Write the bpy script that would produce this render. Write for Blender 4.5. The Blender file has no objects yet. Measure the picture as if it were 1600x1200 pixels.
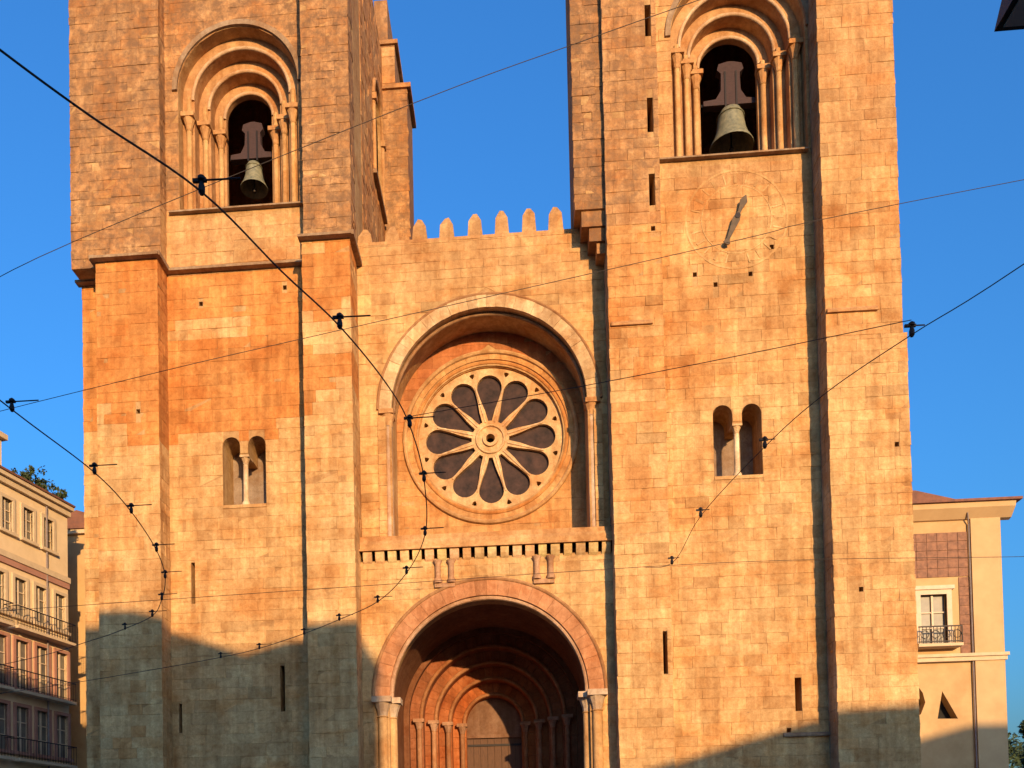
import bpy, bmesh, math, random
from mathutils import Vector, Matrix
from mathutils.geometry import delaunay_2d_cdt
R = math.radians
random.seed(7)
scene = bpy.context.scene
C = scene.collection
PI = math.pi

# ------------------------------------------------------------------ camera, sky, sun, exposure
cam_d = bpy.data.cameras.new('camera')
cam = bpy.data.objects.new('camera', cam_d); C.objects.link(cam); scene.camera = cam
cam_d.sensor_width = 36.0
cam_d.lens = 1380.0/1600.0*36.0
cam_d.shift_x = 0.05625
cam_d.shift_y = 0.441875
cam_d.clip_start = 0.1; cam_d.clip_end = 6000
th, ph, ro = R(4.0), R(1.4), 0.02
ax = Vector((-math.sin(th)*math.cos(ph), math.cos(th)*math.cos(ph), math.sin(ph)))
r0 = Vector((math.cos(th), math.sin(th), 0)); u0 = r0.cross(ax)
rr = r0*math.cos(ro)-u0*math.sin(ro); uu = u0*math.cos(ro)+r0*math.sin(ro)
cam.matrix_world = Matrix(((rr.x, uu.x, -ax.x, 0.0), (rr.y, uu.y, -ax.y, -30.0), (rr.z, uu.z, -ax.z, 1.7), (0, 0, 0, 1)))

SUN_EL, SUN_AZ = R(10.0), R(20.0)          # low evening sun, to the right behind the camera
to_sun = Vector((math.sin(SUN_AZ)*math.cos(SUN_EL), -math.cos(SUN_AZ)*math.cos(SUN_EL), math.sin(SUN_EL)))
world = bpy.data.worlds.new('World'); scene.world = world; world.use_nodes = True
wn = world.node_tree.nodes; wl = world.node_tree.links
sky = wn.new('ShaderNodeTexSky'); sky.sky_type = 'NISHITA'; sky.sun_disc = False
sky.sun_elevation = SUN_EL
sky.sun_rotation = math.atan2(to_sun.x, to_sun.y)
sky.altitude = 100; sky.air_density = 1.6; sky.dust_density = 4.0; sky.ozone_density = 9.0
bg = wn['Background']; bg.inputs[1].default_value = 0.135
wl.new(sky.outputs[0], bg.inputs[0])
sun_d = bpy.data.lights.new('sun', 'SUN'); sun_d.energy = 2.3; sun_d.angle = R(0.5); sun_d.color = (1.0, 0.645, 0.315)
sun = bpy.data.objects.new('sun', sun_d); C.objects.link(sun)
sun.rotation_euler = to_sun.to_track_quat('Z', 'Y').to_euler()
vs = scene.view_settings
vs.view_transform = 'Standard'; vs.look = 'None'; vs.gamma = 1.0; vs.use_curve_mapping = False
vs.exposure = 1.57

# ------------------------------------------------------------------ materials
MATS = {}
def nmat(name):
    m = bpy.data.materials.new(name); m.use_nodes = True
    MATS[name] = m
    nt = m.node_tree
    return m, nt.nodes, nt.links, nt.nodes['Principled BSDF']

def ramp(n, l, src, a, b, ca=(0, 0, 0, 1), cb=(1, 1, 1, 1)):
    rp = n.new('ShaderNodeValToRGB'); e = rp.color_ramp.elements
    e[0].position = a; e[1].position = b; e[0].color = ca; e[1].color = cb
    l.new(src, rp.inputs[0]); return rp.outputs[0]

def noise(n, l, pos, scale, detail=4, rough=.6, vec_scale=None):
    t = n.new('ShaderNodeTexNoise'); t.inputs['Scale'].default_value = scale
    t.inputs['Detail'].default_value = detail; t.inputs['Roughness'].default_value = rough
    if vec_scale:
        mp = n.new('ShaderNodeMapping'); mp.inputs['Scale'].default_value = vec_scale
        l.new(pos, mp.inputs[0]); l.new(mp.outputs[0], t.inputs['Vector'])
    else:
        l.new(pos, t.inputs['Vector'])
    return t.outputs['Fac']

def mix(n, l, a, b, fac, mode='MIX'):
    m = n.new('ShaderNodeMix'); m.data_type = 'RGBA'; m.blend_type = mode
    for k, v in ((0, fac), (6, a), (7, b)):
        if hasattr(v, 'is_linked'): l.new(v, m.inputs[k])
        else: m.inputs[k].default_value = v
    return m.outputs[2]

def bump(n, l, h, bsdf, strength, dist):
    b = n.new('ShaderNodeBump'); b.inputs['Strength'].default_value = strength; b.inputs['Distance'].default_value = dist
    l.new(h, b.inputs['Height']); l.new(b.outputs[0], bsdf.inputs['Normal'])

# masonry: colour of every block comes from its own 'tint', blotching from its 'wear'
m, n, l, b = nmat('stone')
geo = n.new('ShaderNodeNewGeometry'); pos = geo.outputs['Position']
at_ = n.new('ShaderNodeAttribute'); at_.attribute_name = 'tint'
aw = n.new('ShaderNodeAttribute'); aw.attribute_name = 'wear'
n1 = noise(n, l, pos, .75, 6, .68)
n2 = noise(n, l, pos, 5.5, 5, .7)
n3 = noise(n, l, pos, 30, 3, .6)
streak = noise(n, l, pos, 1.0, 4, .6, (3.2, 3.2, .22))
c0 = mix(n, l, at_.outputs['Color'], ramp(n, l, n1, .32, .68, (.72, .60, .49, 1), (1.12, 1.15, 1.15, 1)), 1.0, 'MULTIPLY')
patch = noise(n, l, pos, .42, 5, .7, (1.0, 1.0, 1.5))
c0 = mix(n, l, c0, ramp(n, l, patch, .50, .62, (1.06, 1.08, 1.08, 1), (.97, .80, .62, 1)), .75, 'MULTIPLY')
c1 = mix(n, l, c0, ramp(n, l, n2, .32, .66, (.80, .74, .68, 1), (1.10, 1.10, 1.08, 1)), 1.0, 'MULTIPLY')
c1 = mix(n, l, c1, ramp(n, l, n3, .25, .7, (.86, .84, .82, 1), (1.07, 1.07, 1.07, 1)), 1.0, 'MULTIPLY')
st = mix(n, l, (1, 1, 1, 1), ramp(n, l, streak, .40, .62, (.78, .74, .70, 1), (1.05, 1.05, 1.05, 1)), .85)
c2 = mix(n, l, c1, st, 1.0, 'MULTIPLY')
# lichen and soot crust on the worn upper stages
crust = ramp(n, l, noise(n, l, pos, 2.6, 8, .8), .42, .60)
mu = n.new('ShaderNodeMath'); mu.operation = 'MULTIPLY'
l.new(crust, mu.inputs[0]); l.new(aw.outputs['Fac'], mu.inputs[1])
c3 = mix(n, l, c2, (.17, .095, .05, 1), mu.outputs[0])
pits = ramp(n, l, noise(n, l, pos, 7.0, 4, .8), .66, .74)
mp_ = n.new('ShaderNodeMath'); mp_.operation = 'MULTIPLY'; mp_.inputs[1].default_value = .75
l.new(pits, mp_.inputs[0])
c4 = mix(n, l, c3, (.14, .085, .045, 1), mp_.outputs[0])
l.new(c4, b.inputs['Base Color'])
b.inputs['Roughness'].default_value = .92; b.inputs['Specular IOR Level'].default_value = .2
bump(n, l, n2, b, .55, .05)

def simple(name, col, col2=None, scale=4, rough=.8, metal=0.0, bstr=.2, spec=.3, dist=.01, vs_=None):
    m, n, l, b = nmat(name)
    g = n.new('ShaderNodeNewGeometry')
    nz = noise(n, l, g.outputs['Position'], scale, 5, .65, vs_)
    if col2 is None: col2 = tuple(c*.7 for c in col)
    o = ramp(n, l, nz, .3, .7, (*col2, 1), (*col, 1))
    l.new(o, b.inputs['Base Color'])
    b.inputs['Roughness'].default_value = rough; b.inputs['Metallic'].default_value = metal
    b.inputs['Specular IOR Level'].default_value = spec
    if bstr: bump(n, l, nz, b, bstr, dist)
    return m
simple('glass', (.075, .042, .033), (.022, .017, .016), 2.6, .55, 0, .25, .06)
simple('window_glass', (.20, .18, .14), (.09, .085, .075), 1.6, .4, 0, .1, .3)
simple('dark_void', (.02, .018, .016), None, 3, .9)
simple('bronze', (.27, .255, .16), (.11, .12, .085), 7, .6, .15, .35, .4)
simple('old_bronze', (.11, .07, .035), (.06, .042, .025), 7, .6, .3, .2, .4)
simple('old_wood', (.065, .036, .034), (.035, .02, .02), 5, .8, 0, .4, .3, .01, (1, 1, 6))
simple('door_wood', (.13, .065, .035), (.075, .038, .022), 6, .7, 0, .4, .3, .01, (6, 6, .8))
simple('iron', (.02, .02, .022), (.035, .025, .02), 12, .55, .6)
simple('wire_black', (.055, .04, .03), (.035, .028, .022), 20, .7, 0, 0)
simple('plaster_yellow', (.53, .36, .175), (.41, .255, .115), .9, .9, 0, .2, .2, .02)
simple('plaster_house', (.74, .56, .34), (.62, .46, .27), 1.3, .9, 0, .2, .2, .02)
simple('plaster_cream', (.54, .37, .19), (.45, .295, .145), .9, .9, 0, .2, .2, .02)
simple('plaster_pink', (.42, .22, .16), (.33, .16, .11), 1.5, .9, 0, .2, .2, .02)
simple('trim', (.60, .46, .29), (.50, .37, .23), 3, .85, 0, .2)
simple('frame_white', (.60, .48, .33), (.50, .39, .27), 5, .6, 0, .1)
simple('shutter', (.24, .20, .19), (.18, .14, .13), 6, .7, 0, .2)
simple('tile_brown', (.31, .15, .085), (.14, .07, .045), 5, .75, 0, .2)
simple('roof_tile', (.24, .10, .06), (.12, .06, .045), 3, .85, 0, .4)
simple('leaf', (.06, .085, .03), (.025, .04, .015), 3, .7, 0, 0)
simple('bark', (.09, .06, .04), (.05, .035, .025), 8, .9, 0, .5)
simple('asphalt', (.055, .053, .05), (.04, .04, .04), 6, .9, 0, .3)
simple('paving', (.45, .42, .37), (.36, .33, .29), 2.5, .9, 0, .3)
simple('step_stone', (.20, .17, .13), (.14, .12, .095), 2.5, .9, 0, .3)
simple('house_plaster', (.45, .36, .28), (.36, .28, .21), 1.5, .9, 0, .2)
simple('lamp_glass', (.50, .47, .40), (.45, .42, .36), 3, .3, 0, 0, .5)

# ------------------------------------------------------------------ mesh helpers
PALE, DEEP = (.56, .355, .165), (.53, .255, .085)
class MB:
    def __init__(s): s.v = []; s.f = []; s.c = []; s.w = []
    def add(s, vs, fs, col=PALE, wear=0.0):
        o = len(s.v); s.v += [tuple(p) for p in vs]
        for f in fs: s.f.append(tuple(i+o for i in f)); s.c.append(col); s.w.append(wear)
        return s
    def box(s, x0, x1, y0, y1, z0, z1, col=PALE, wear=0.0):
        v = [(x, y, z) for z in (z0, z1) for y in (y0, y1) for x in (x0, x1)]
        return s.add(v, [(0, 2, 3, 1), (4, 5, 7, 6), (0, 1, 5, 4), (2, 6, 7, 3), (0, 4, 6, 2), (1, 3, 7, 5)], col, wear)
    def prism(s, poly, y0, y1, col=PALE, wear=0.0):          # polygon in x,z pushed along y
        k = len(poly); v = [(x, y0, z) for x, z in poly]+[(x, y1, z) for x, z in poly]
        return s.add(v, [tuple(range(k)), tuple(range(2*k-1, k-1, -1))]+[(i, i+k, (i+1) % k+k, (i+1) % k) for i in range(k)], col, wear)
    def prism_x(s, poly, x0, x1, col=PALE, wear=0.0):        # polygon in y,z pushed along x
        k = len(poly); v = [(x0, y, z) for y, z in poly]+[(x1, y, z) for y, z in poly]
        return s.add(v, [tuple(range(k)), tuple(range(2*k-1, k-1, -1))]+[(i, i+k, (i+1) % k+k, (i+1) % k) for i in range(k)], col, wear)
    def lathe(s, cx, cy, prof, seg=14, col=PALE, wear=0.0):  # prof: (radius, z)
        v = []; f = []
        for rad, z in prof:
            for i in range(seg):
                a = 2*PI*i/seg; v.append((cx+rad*math.cos(a), cy+rad*math.sin(a), z))
        for j in range(len(prof)-1):
            for i in range(seg):
                i2 = (i+1) % seg
                f.append((j*seg+i, j*seg+i2, (j+1)*seg+i2, (j+1)*seg+i))
        f.append(tuple(range(seg))[::-1]); f.append(tuple((len(prof)-1)*seg+i for i in range(seg)))
        return s.add(v, f, col, wear)
    def tube(s, pts, rad, seg=8, col=PALE, wear=0.0, closed=False):
        pts = [Vector(p) for p in pts]; v = []; f = []; k = len(pts); prev = None
        for i, p in enumerate(pts):
            if closed: t = pts[(i+1) % k]-pts[i-1]
            else: t = pts[min(i+1, k-1)]-pts[max(i-1, 0)]
            t.normalize()
            if prev is None:
                a = Vector((0, 0, 1)) if abs(t.z) < .9 else Vector((0, 1, 0))
                nx = t.cross(a).normalized()
            else: nx = (prev-t*prev.dot(t)).normalized()
            prev = nx; ny = t.cross(nx)
            for q in range(seg):
                an = 2*PI*q/seg; v.append(p+nx*(rad*math.cos(an))+ny*(rad*math.sin(an)))
        for i in range(k if closed else k-1):
            for q in range(seg):
                q2 = (q+1) % seg; j = (i+1) % k
                f.append((i*seg+q, i*seg+q2, j*seg+q2, j*seg+q))
        if not closed: f.append(tuple(range(seg))[::-1]); f.append(tuple((k-1)*seg+q for q in range(seg)))
        return s.add(v, f, col, wear)
    def wall(s, outer, holes, y0, y1, col=PALE, wear=0.0, plane='y'):   # solid slab with openings, all reveals real
        pts = list(outer); edges = [(i, (i+1) % len(outer)) for i in range(len(outer))]
        for h in holes:
            o = len(pts); pts += list(h); edges += [(o+i, o+(i+1) % len(h)) for i in range(len(h))]
        rv, re, rf, *_ = delaunay_2d_cdt([Vector(p) for p in pts], edges, [], 0, 1e-6)
        def inside(p, poly):
            c = False; j = len(poly)-1
            for i in range(len(poly)):
                a, b_ = poly[i], poly[j]
                if (a[1] > p[1]) != (b_[1] > p[1]) and p[0] < (b_[0]-a[0])*(p[1]-a[1])/(b_[1]-a[1])+a[0]: c = not c
                j = i
            return c
        keep = []
        for t in rf:
            g = ((rv[t[0]].x+rv[t[1]].x+rv[t[2]].x)/3, (rv[t[0]].y+rv[t[1]].y+rv[t[2]].y)/3)
            if inside(g, outer) and not any(inside(g, h) for h in holes): keep.append(tuple(t))
        mk = (lambda u, z, d: (u, d, z)) if plane == 'y' else (lambda u, z, d: (d, u, z))
        k = len(rv); v = [mk(p.x, p.y, y0) for p in rv]+[mk(p.x, p.y, y1) for p in rv]
        s.add(v, keep+[tuple(i+k for i in t[::-1]) for t in keep], col, wear)
        for lp in [outer]+list(holes):
            q = len(lp)
            s.add([mk(p[0], p[1], y0) for p in lp]+[mk(p[0], p[1], y1) for p in lp], [(i, (i+1) % q, (i+1) % q+q, i+q) for i in range(q)], col, wear)
        return s
    def build(s, name, mat, parent=None, smooth=False, loc=None):
        me = bpy.data.meshes.new(name)
        me.from_pydata(s.v if loc is None else [(p[0]-loc[0], p[1]-loc[1], p[2]-loc[2]) for p in s.v], [], s.f)
        if mat == 'stone':
            at = me.attributes.new('tint', 'FLOAT_COLOR', 'CORNER'); aw = me.attributes.new('wear', 'FLOAT', 'FACE')
            buf = []
            for fc, co in zip(s.f, s.c): buf += [co[0], co[1], co[2], 1.0]*len(fc)
            at.data.foreach_set('color', buf); aw.data.foreach_set('value', s.w)
        if smooth:
            me.polygons.foreach_set('use_smooth', [True]*len(me.polygons))
            me.set_sharp_from_angle(angle=R(40))
        me.materials.append(MATS[mat]); me.update()
        o = bpy.data.objects.new(name, me); C.objects.link(o)
        w = Vector(loc) if loc is not None else Vector((0, 0, 0))
        if parent is not None:
            o.parent = parent; base = WORLD[parent.name]; o.location = w-base
        else: o.location = w
        WORLD[o.name] = w
        return o
WORLD = {}
def tag(o, label, cat=None, group=None):
    o['label'] = label
    if cat: o['category'] = cat
    if group: o['group'] = group
    return o
def thing(name, label, cat, loc=(0, 0, 0), group=None):
    o = bpy.data.objects.new(name, None); C.objects.link(o); o.location = loc; WORLD[o.name] = Vector(loc)
    o.empty_display_size = .5
    return tag(o, label, cat, group)
def structure(o):
    o['kind'] = 'structure'; return o

def arch_poly(xc, rad, zs, zb, seg=24):
    return [(xc-rad, zb), (xc+rad, zb)]+[(xc+rad*math.cos(PI*i/seg), zs+rad*math.sin(PI*i/seg)) for i in range(seg+1)]
def rect_poly(x0, x1, z0, z1): return [(x0, z0), (x1, z0), (x1, z1), (x0, z1)]
def arch_ring(xc, ri, ro_, zs, zb, seg=28):                 # U-shaped order: ring plus its legs
    o = [(xc+ro_, zb)]+[(xc+ro_*math.cos(PI*i/seg), zs+ro_*math.sin(PI*i/seg)) for i in range(seg+1)]+[(xc-ro_, zb)]
    i_ = [(xc-ri, zb)]+[(xc-ri*math.cos(PI*i/seg), zs+ri*math.sin(PI*i/seg)) for i in range(seg+1)]+[(xc+ri, zb)]
    return o, i_
def ring_mesh(mb, xc, ri, ro_, zs, zb, y0, y1, col=PALE, wear=0.0, seg=28, full=False, a0=0.0, a1=PI):
    if full: A = [2*PI*i/seg for i in range(seg+1)]
    else: A = [a0+(a1-a0)*i/seg for i in range(seg+1)]
    O = [(xc+ro_*math.cos(t), zs+ro_*math.sin(t)) for t in A]; I = [(xc+ri*math.cos(t), zs+ri*math.sin(t)) for t in A]
    if zb is not None and not full:
        O = [(xc+ro_, zb)]+O+[(xc-ro_, zb)]; I = [(xc+ri, zb)]+I+[(xc-ri, zb)]
    for i in range(len(O)-1):
        q = [O[i], O[i+1], I[i+1], I[i]]
        v = [(x, y0, z) for x, z in q]+[(x, y1, z) for x, z in q]
        mb.add(v, [(0, 1, 2, 3), (7, 6, 5, 4), (0, 4, 5, 1), (2, 6, 7, 3)], col, wear)
    for e in (0, -1):
        mb.add([(O[e][0], y0, O[e][1]), (I[e][0], y0, I[e][1]), (I[e][0], y1, I[e][1]), (O[e][0], y1, O[e][1])], [(0, 1, 2, 3)], col, wear)
    return mb
def voussoirs(mb, xc, ri, ro_, zs, y0, y1, nst, col, a0=0.0, a1=PI, jit=.012, wear=0.0):   # arch stones one by one, small joints
    for i in range(nst):
        t0 = a0+(a1-a0)*i/nst; t1 = a0+(a1-a0)*(i+1)/nst; g = .0035/ri
        k = 3; A = [t0+g+(t1-t0-2*g)*j/(k-1) for j in range(k)]
        d = random.uniform(-jit, jit); sh = random.uniform(.86, 1.12)
        q = [(xc+ro_*math.cos(t), zs+ro_*math.sin(t)) for t in A]+[(xc+ri*math.cos(t), zs+ri*math.sin(t)) for t in reversed(A)]
        mb.prism(q, y0+d, y1, tuple(c*sh for c in col), wear)
    return mb
def arc_pts(xc, zs, rad, y, a0=0.0, a1=PI, k=32):
    return [(xc+rad*math.cos(a0+(a1-a0)*i/k), y, zs+rad*math.sin(a0+(a1-a0)*i/k)) for i in range(k+1)]

# ------------------------------------------------------------------ colours of the masonry by place
def lerp(a, b, t): return tuple(x+(y-x)*t for x, y in zip(a, b))
def vnoise(x, z):
    def h(i, j): return random.Random(i*7349+j*1973).random()
    i, j = math.floor(x), math.floor(z); fx, fz = x-i, z-j
    fx = fx*fx*(3-2*fx); fz = fz*fz*(3-2*fz)
    return (h(i, j)*(1-fx)+h(i+1, j)*fx)*(1-fz)+(h(i, j+1)*(1-fx)+h(i+1, j+1)*fx)*fz
YEL, BROWN, ORANGE, ROSY = (.60, .40, .19), (.38, .21, .10), (.54, .235, .07), (.54, .315, .145)
def stone_at(x, y, z):
    """own colour and wear of the stone at a place on the church front"""
    nz = vnoise(x*.55+40, z*.7+11)*.65+vnoise(x*1.9+7, z*2.3+3)*.35; wear = 0.0
    if x < -5.2:                                              # north tower
        if z > 23.15:
            wear = .9 if not (-12.3 < x < -7 and z < 26) else .25
            col = lerp(BROWN, ROSY, .25+.5*nz)
            if -12.3 < x < -7 and z < 25.6: col = lerp(PALE, ROSY, nz)
        elif z > 15.3+3.6*nz:
            col = lerp(ORANGE, DEEP, nz)
            if -12.1 < x < -9.6+.5*nz and 20.8 < z < 21.5: col = PALE
            if x > -7 and nz > .55: col = PALE
        else: col = lerp(PALE, YEL, nz)
        if z < 14.6 and x < -13 and nz > .55: col = lerp(col, DEEP, .6)
    elif x > 2.4 and (x > 3.4 or z > 24):                                             # south tower
        if z > 23.2 and x < 5.4:
            wear = .55+.3*nz if z > 24 else .3
            col = lerp(BROWN, ROSY, .45+.4*nz)
            if x < 3.6: wear = 1.0; col = lerp(BROWN, ROSY, .2*nz)
        elif z > 25: wear = .2; col = lerp(ROSY, PALE, .2+.5*nz)
        elif z > 18:
            col = lerp(PALE, DEEP, .55*nz)
        else: col = lerp(YEL, PALE, nz)
        if x < 5.6 and 13.5 < z < 23 and nz > .5: col = lerp(col, DEEP, .5)
    else:                                                     # centre
        col = lerp(PALE, ROSY, .5*nz) if z > 21.8 else lerp(YEL, PALE, nz)
        if z > 22.5: wear = .15
    return col, wear

BLOCKS = []          # (verts, faces, colour, wear, size on view)
def facing(u0, u1, z0, z1, fixed, axis='y', sign=-1, holes=(), h=(.34, .46), w=(.5, 1.0), rough=1.0, colf=None, gap=.0022, jag=0.0):
    """lay ashlar courses over a wall plane; axis 'y': plane y=fixed facing -y; axis 'x': plane x=fixed facing sign"""
    z = z0
    while z < z1-.08:
        hh = min(random.uniform(*h), z1-z)
        if z1-(z+hh) < .12: hh = z1-z
        spans = [((u0, u0), (u1, u1))]                         # each end: (at the bed, at the top of the course)
        for (xc, rad, zs, zb, zt) in holes:                    # rad<0: plain rectangle half width
            if z+hh <= zb or z >= zt: continue
            if rad < 0: w0 = w1 = -rad
            else:
                full = zb < -900
                if z >= zs+rad or (full and z+hh <= zs-rad): continue
                def half(q):
                    if not full and q < zs: return rad
                    return math.sqrt(max(0, rad*rad-(q-zs)**2))
                w0, w1 = half(z), half(z+hh)
                if rad < 1.0: w0 = w1 = max(w0, w1)
            ns = []
            for (a0, a1), (b0, b1) in spans:
                if xc+max(w0, w1) <= min(a0, a1) or xc-max(w0, w1) >= max(b0, b1): ns.append(((a0, a1), (b0, b1))); continue
                if max(xc-w0-a0, xc-w1-a1) > .06: ns.append(((a0, a1), (max(a0, xc-w0), max(a1, xc-w1))))
                if max(b0-(xc+w0), b1-(xc+w1)) > .06: ns.append(((min(b0, xc+w0), min(b1, xc+w1)), (b0, b1)))
            spans = ns
        spans = [((a0-random.uniform(-.3, 1)*jag, a1-random.uniform(-.3, 1)*jag) if a0 == u0 == a1 else (a0, a1), (b0+random.uniform(-.3, 1)*jag, b1+random.uniform(-.3, 1)*jag) if b0 == u1 == b1 else (b0, b1)) for (a0, a1), (b0, b1) in spans]
        for (a0, a1), (b0, b1) in spans:
            lo, hi = max(a0, a1), min(b0, b1)                  # joints stand between the slanted ends
            cuts = []; u = min(a0, a1)+random.uniform(.2, 1)*random.uniform(*w)
            while u < hi-.25:
                if u > lo+.2: cuts.append(u)
                u += random.uniform(*w)
            ends = [(a0, a1)]+[(c, c) for c in cuts]+[(b0, b1)]
            for (p0, p1), (q0, q1) in zip(ends[:-1], ends[1:]):
                if max(q0-p0, q1-p1) < .05: continue
                za, zb_ = z+gap, z+hh-gap
                uc, zc = (p0+p1+q0+q1)/4, z+hh/2
                px_, py_ = (uc, fixed) if axis == 'y' else (fixed, uc)
                col, wear = (colf or stone_at)(px_, py_, zc)
                t = random.uniform(.94, 1.06); dk = random.random()
                if dk < .06: t *= .84
                if dk > .95: t *= 1.10
                hue = random.uniform(-.05, .05)
                col = (min(.8, col[0]*t*(1+hue*.4)), col[1]*t*(1-hue*.4), col[2]*t*(1-hue))
                d = .009+random.uniform(0, .010)*rough
                j = lambda: random.uniform(-.004, .004)*rough-(.02 if random.random() < .05*rough else 0)
                e = .008
                def lim(lo_, hi_, ee):
                    lo2, hi2 = lo_+ee, hi_-ee
                    return (lo2, hi2) if lo2 < hi2 else ((lo2+hi2)/2-.001, (lo2+hi2)/2+.001)
                l0, r0_ = lim(p0, q0, gap); l1, r1_ = lim(p1, q1, gap)
                i0, k0 = lim(p0, q0, gap+e); i1, k1 = lim(p1, q1, gap+e)
                P4 = [(l0, za), (r0_, za), (r1_, zb_), (l1, zb_)]
                I4 = [(i0, za+e), (k0, za+e), (k1, zb_-e), (i1, zb_-e)]
                def M(p, dd):
                    return (p[0], fixed-dd, p[1]) if axis == 'y' else (fixed+sign*dd, p[0], p[1])
                v = [M(p, -.004) for p in P4]+[M(p, d-e*.7) for p in P4]+[M(p, d+j()) for p in I4]
                f = [(8, 9, 10, 11)]
                for i in range(4):
                    i2 = (i+1) % 4; f += [(4+i, 4+i2, 8+i2, 8+i), (i, i2, 4+i2, 4+i)]
                vis = ((q0-p0)+(q1-p1))/2*hh*(1 if axis == 'y' else .1)*(30/(30+py_))**2
                if zc < 4.7 or zc > 33 or abs(p0-p1) > .06 or abs(q0-q1) > .06: vis *= .01
                BLOCKS.append((v, f, col, wear, vis))
        z += hh

# ------------------------------------------------------------------ ground
structure(MB().box(-2500, 2500, -2500, 2500, -.5, 0).build('ground', 'asphalt'))
structure(MB().box(-40, 60, -9, 40, .004, .14).build('pavement', 'paving'))

# ------------------------------------------------------------------ the cathedral
cath = thing('cathedral', 'golden stone cathedral front with two square towers and a rose window between them', 'cathedral', (-.8, 1, 0))
CW = (.34, .25, .17)
BACK = (.46, .295, .14)                       # mortar and core behind the facing stones

TWL = [(-9.95, .32), (-9.01, .32)]        # twin lights, north tower: centre, half width
TWR = [(7.46, .33), (8.45, .33)]
SLIT = lambda xc, hw, z0, z1: (xc, hw, z0, z1)
def tower_panel(x0, x1, bell, twin, tz, slits, putlogs):
    """recessed middle wall of a tower front with its openings"""
    xc, zc, ro0, sill = bell
    holes = [arch_poly(xc, ro0, zc, sill)]
    H = [(xc, ro0+.01, zc, sill-.05, zc+ro0)]
    (lx, tw), (rx, _) = twin; zs_ = tz[1]-tw; zc_ = tz[1]-.66; SG = 10
    op = [(lx-tw, tz[0]), (rx+tw, tz[0])]+[(rx+tw*math.cos(PI*i/SG), zs_+tw*math.sin(PI*i/SG)) for i in range(SG+1)]
    op += [(rx-tw, zc_), (lx+tw, zc_)]+[(lx+tw*math.cos(PI*i/SG), zs_+tw*math.sin(PI*i/SG)) for i in range(SG+1)]
    holes.append(op)
    for tx in (lx, rx): H.append((tx, tw+.005, zs_, zc_, tz[1]))
    H.append(((lx+rx)/2, -((rx-lx)/2+tw+.005), 0, tz[0]-.03, zc_))
    for sx, hw, a, b_ in slits:
        holes.append(rect_poly(sx-hw, sx+hw, a, b_)); H.append((sx, -(hw+.005), 0, a, b_))
    for sx, sz in putlogs:
        holes.append(rect_poly(sx-.07, sx+.07, sz-.08, sz+.08)); H.append((sx, -.09, 0, sz-.09, sz+.09))
    MB().wall(rect_poly(x0, x1, 0, 38), holes, .9, 2.35, BACK).build('tower_wall', 'stone', cath)
    facing(x0, x1, 3.5, 34.5, .9, holes=H, rough=1.2)
BL = (-9.53, 29.95, 2.22, 25.5); BR = (8.33, 30.42, 2.30, 26.1)
tower_panel(-12.26, -6.95, BL, TWL, (14.57, 17.05), [SLIT(-11.42, .07, 11.05, 12.55), SLIT(-8.2, .08, 7.05, 8.7), SLIT(-11.95, .06, 6.4, 7.45)],
            [(-11.0, 22.0), (-7.9, 22.4)])
tower_panel(5.35, 10.74, BR, TWR, (14.74, 17.24), [SLIT(9.75, .11, 6.5, 7.65)],
            [(6.65, 21.9), (7.35, 21.5), (8.55, 21.8), (9.3, 22.7), (9.4, 5.85)])

def buttress(x0, x1, y0, y1, z0, z1, slits=(), putlogs=(), left=False, right=False, rough=1.0, zf=None, hh=(.34, .46), ww=(.5, .95), jag=True):
    holes = [rect_poly(sx-hw, sx+hw, a, b_) for sx, hw, a, b_ in slits]+[rect_poly(sx-.07, sx+.07, sz-.08, sz+.08) for sx, sz in putlogs]
    H = [(sx, -(hw+.005), 0, a, b_) for sx, hw, a, b_ in slits]+[(sx, -.09, 0, sz-.09, sz+.09) for sx, sz in putlogs]
    MB().wall(rect_poly(x0, x1, z0, z1), holes, y0, y1, BACK).build('buttress', 'stone', cath)
    za, zb = (max(z0, 3.5), min(z1, 34.5)) if zf is None else zf
    facing(x0-.012, x1+.012, za, zb, y0, holes=H, rough=rough, h=hh, w=ww, jag=.028)
    if right: facing(y0, min(y1, .92), za, zb, x1, 'x', 1, rough=rough, h=hh, w=ww)
    if left: facing(y0, min(y1, 1.16), za, zb, x0, 'x', -1, rough=rough, h=hh, w=ww, colf=lambda x, y, z: (lerp((.33, .31, .235), (.27, .235, .18), vnoise(y*2, z*1.3)), .1))  # left-facing sides: grey-green tone of their shade put into the stone colour
# north tower
buttress(-14.47, -12.26, 0, 1.2, 0, 23.2, putlogs=[(-13.0, 17.7)], right=True)
buttress(-15.58, -12.3, 1.2, 3.4, 0, 23.2, zf=(3.5, 23.2))
buttress(-15.55, -12.26, .35, 2.6, 23.2, 38, right=True, rough=2.2, hh=(.26, .38), ww=(.35, .7))
buttress(-6.95, -5.3, -.35, 2.6, 0, 23.2, right=True)
buttress(-6.95, -5.3, 0, 2.6, 23.2, 38, right=True, rough=2.2, hh=(.26, .38), ww=(.35, .7))
# south tower
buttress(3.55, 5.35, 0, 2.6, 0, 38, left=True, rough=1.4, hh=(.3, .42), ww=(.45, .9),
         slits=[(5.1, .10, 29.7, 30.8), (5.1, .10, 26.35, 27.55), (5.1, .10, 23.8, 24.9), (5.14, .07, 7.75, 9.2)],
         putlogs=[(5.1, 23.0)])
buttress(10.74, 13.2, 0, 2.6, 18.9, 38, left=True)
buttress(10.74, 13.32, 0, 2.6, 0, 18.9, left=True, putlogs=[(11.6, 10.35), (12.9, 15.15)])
buttress(2.5, 3.55, .25, 2.3, 24.0, 38, rough=2.4, hh=(.26, .36), ww=(.35, .7))
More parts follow.
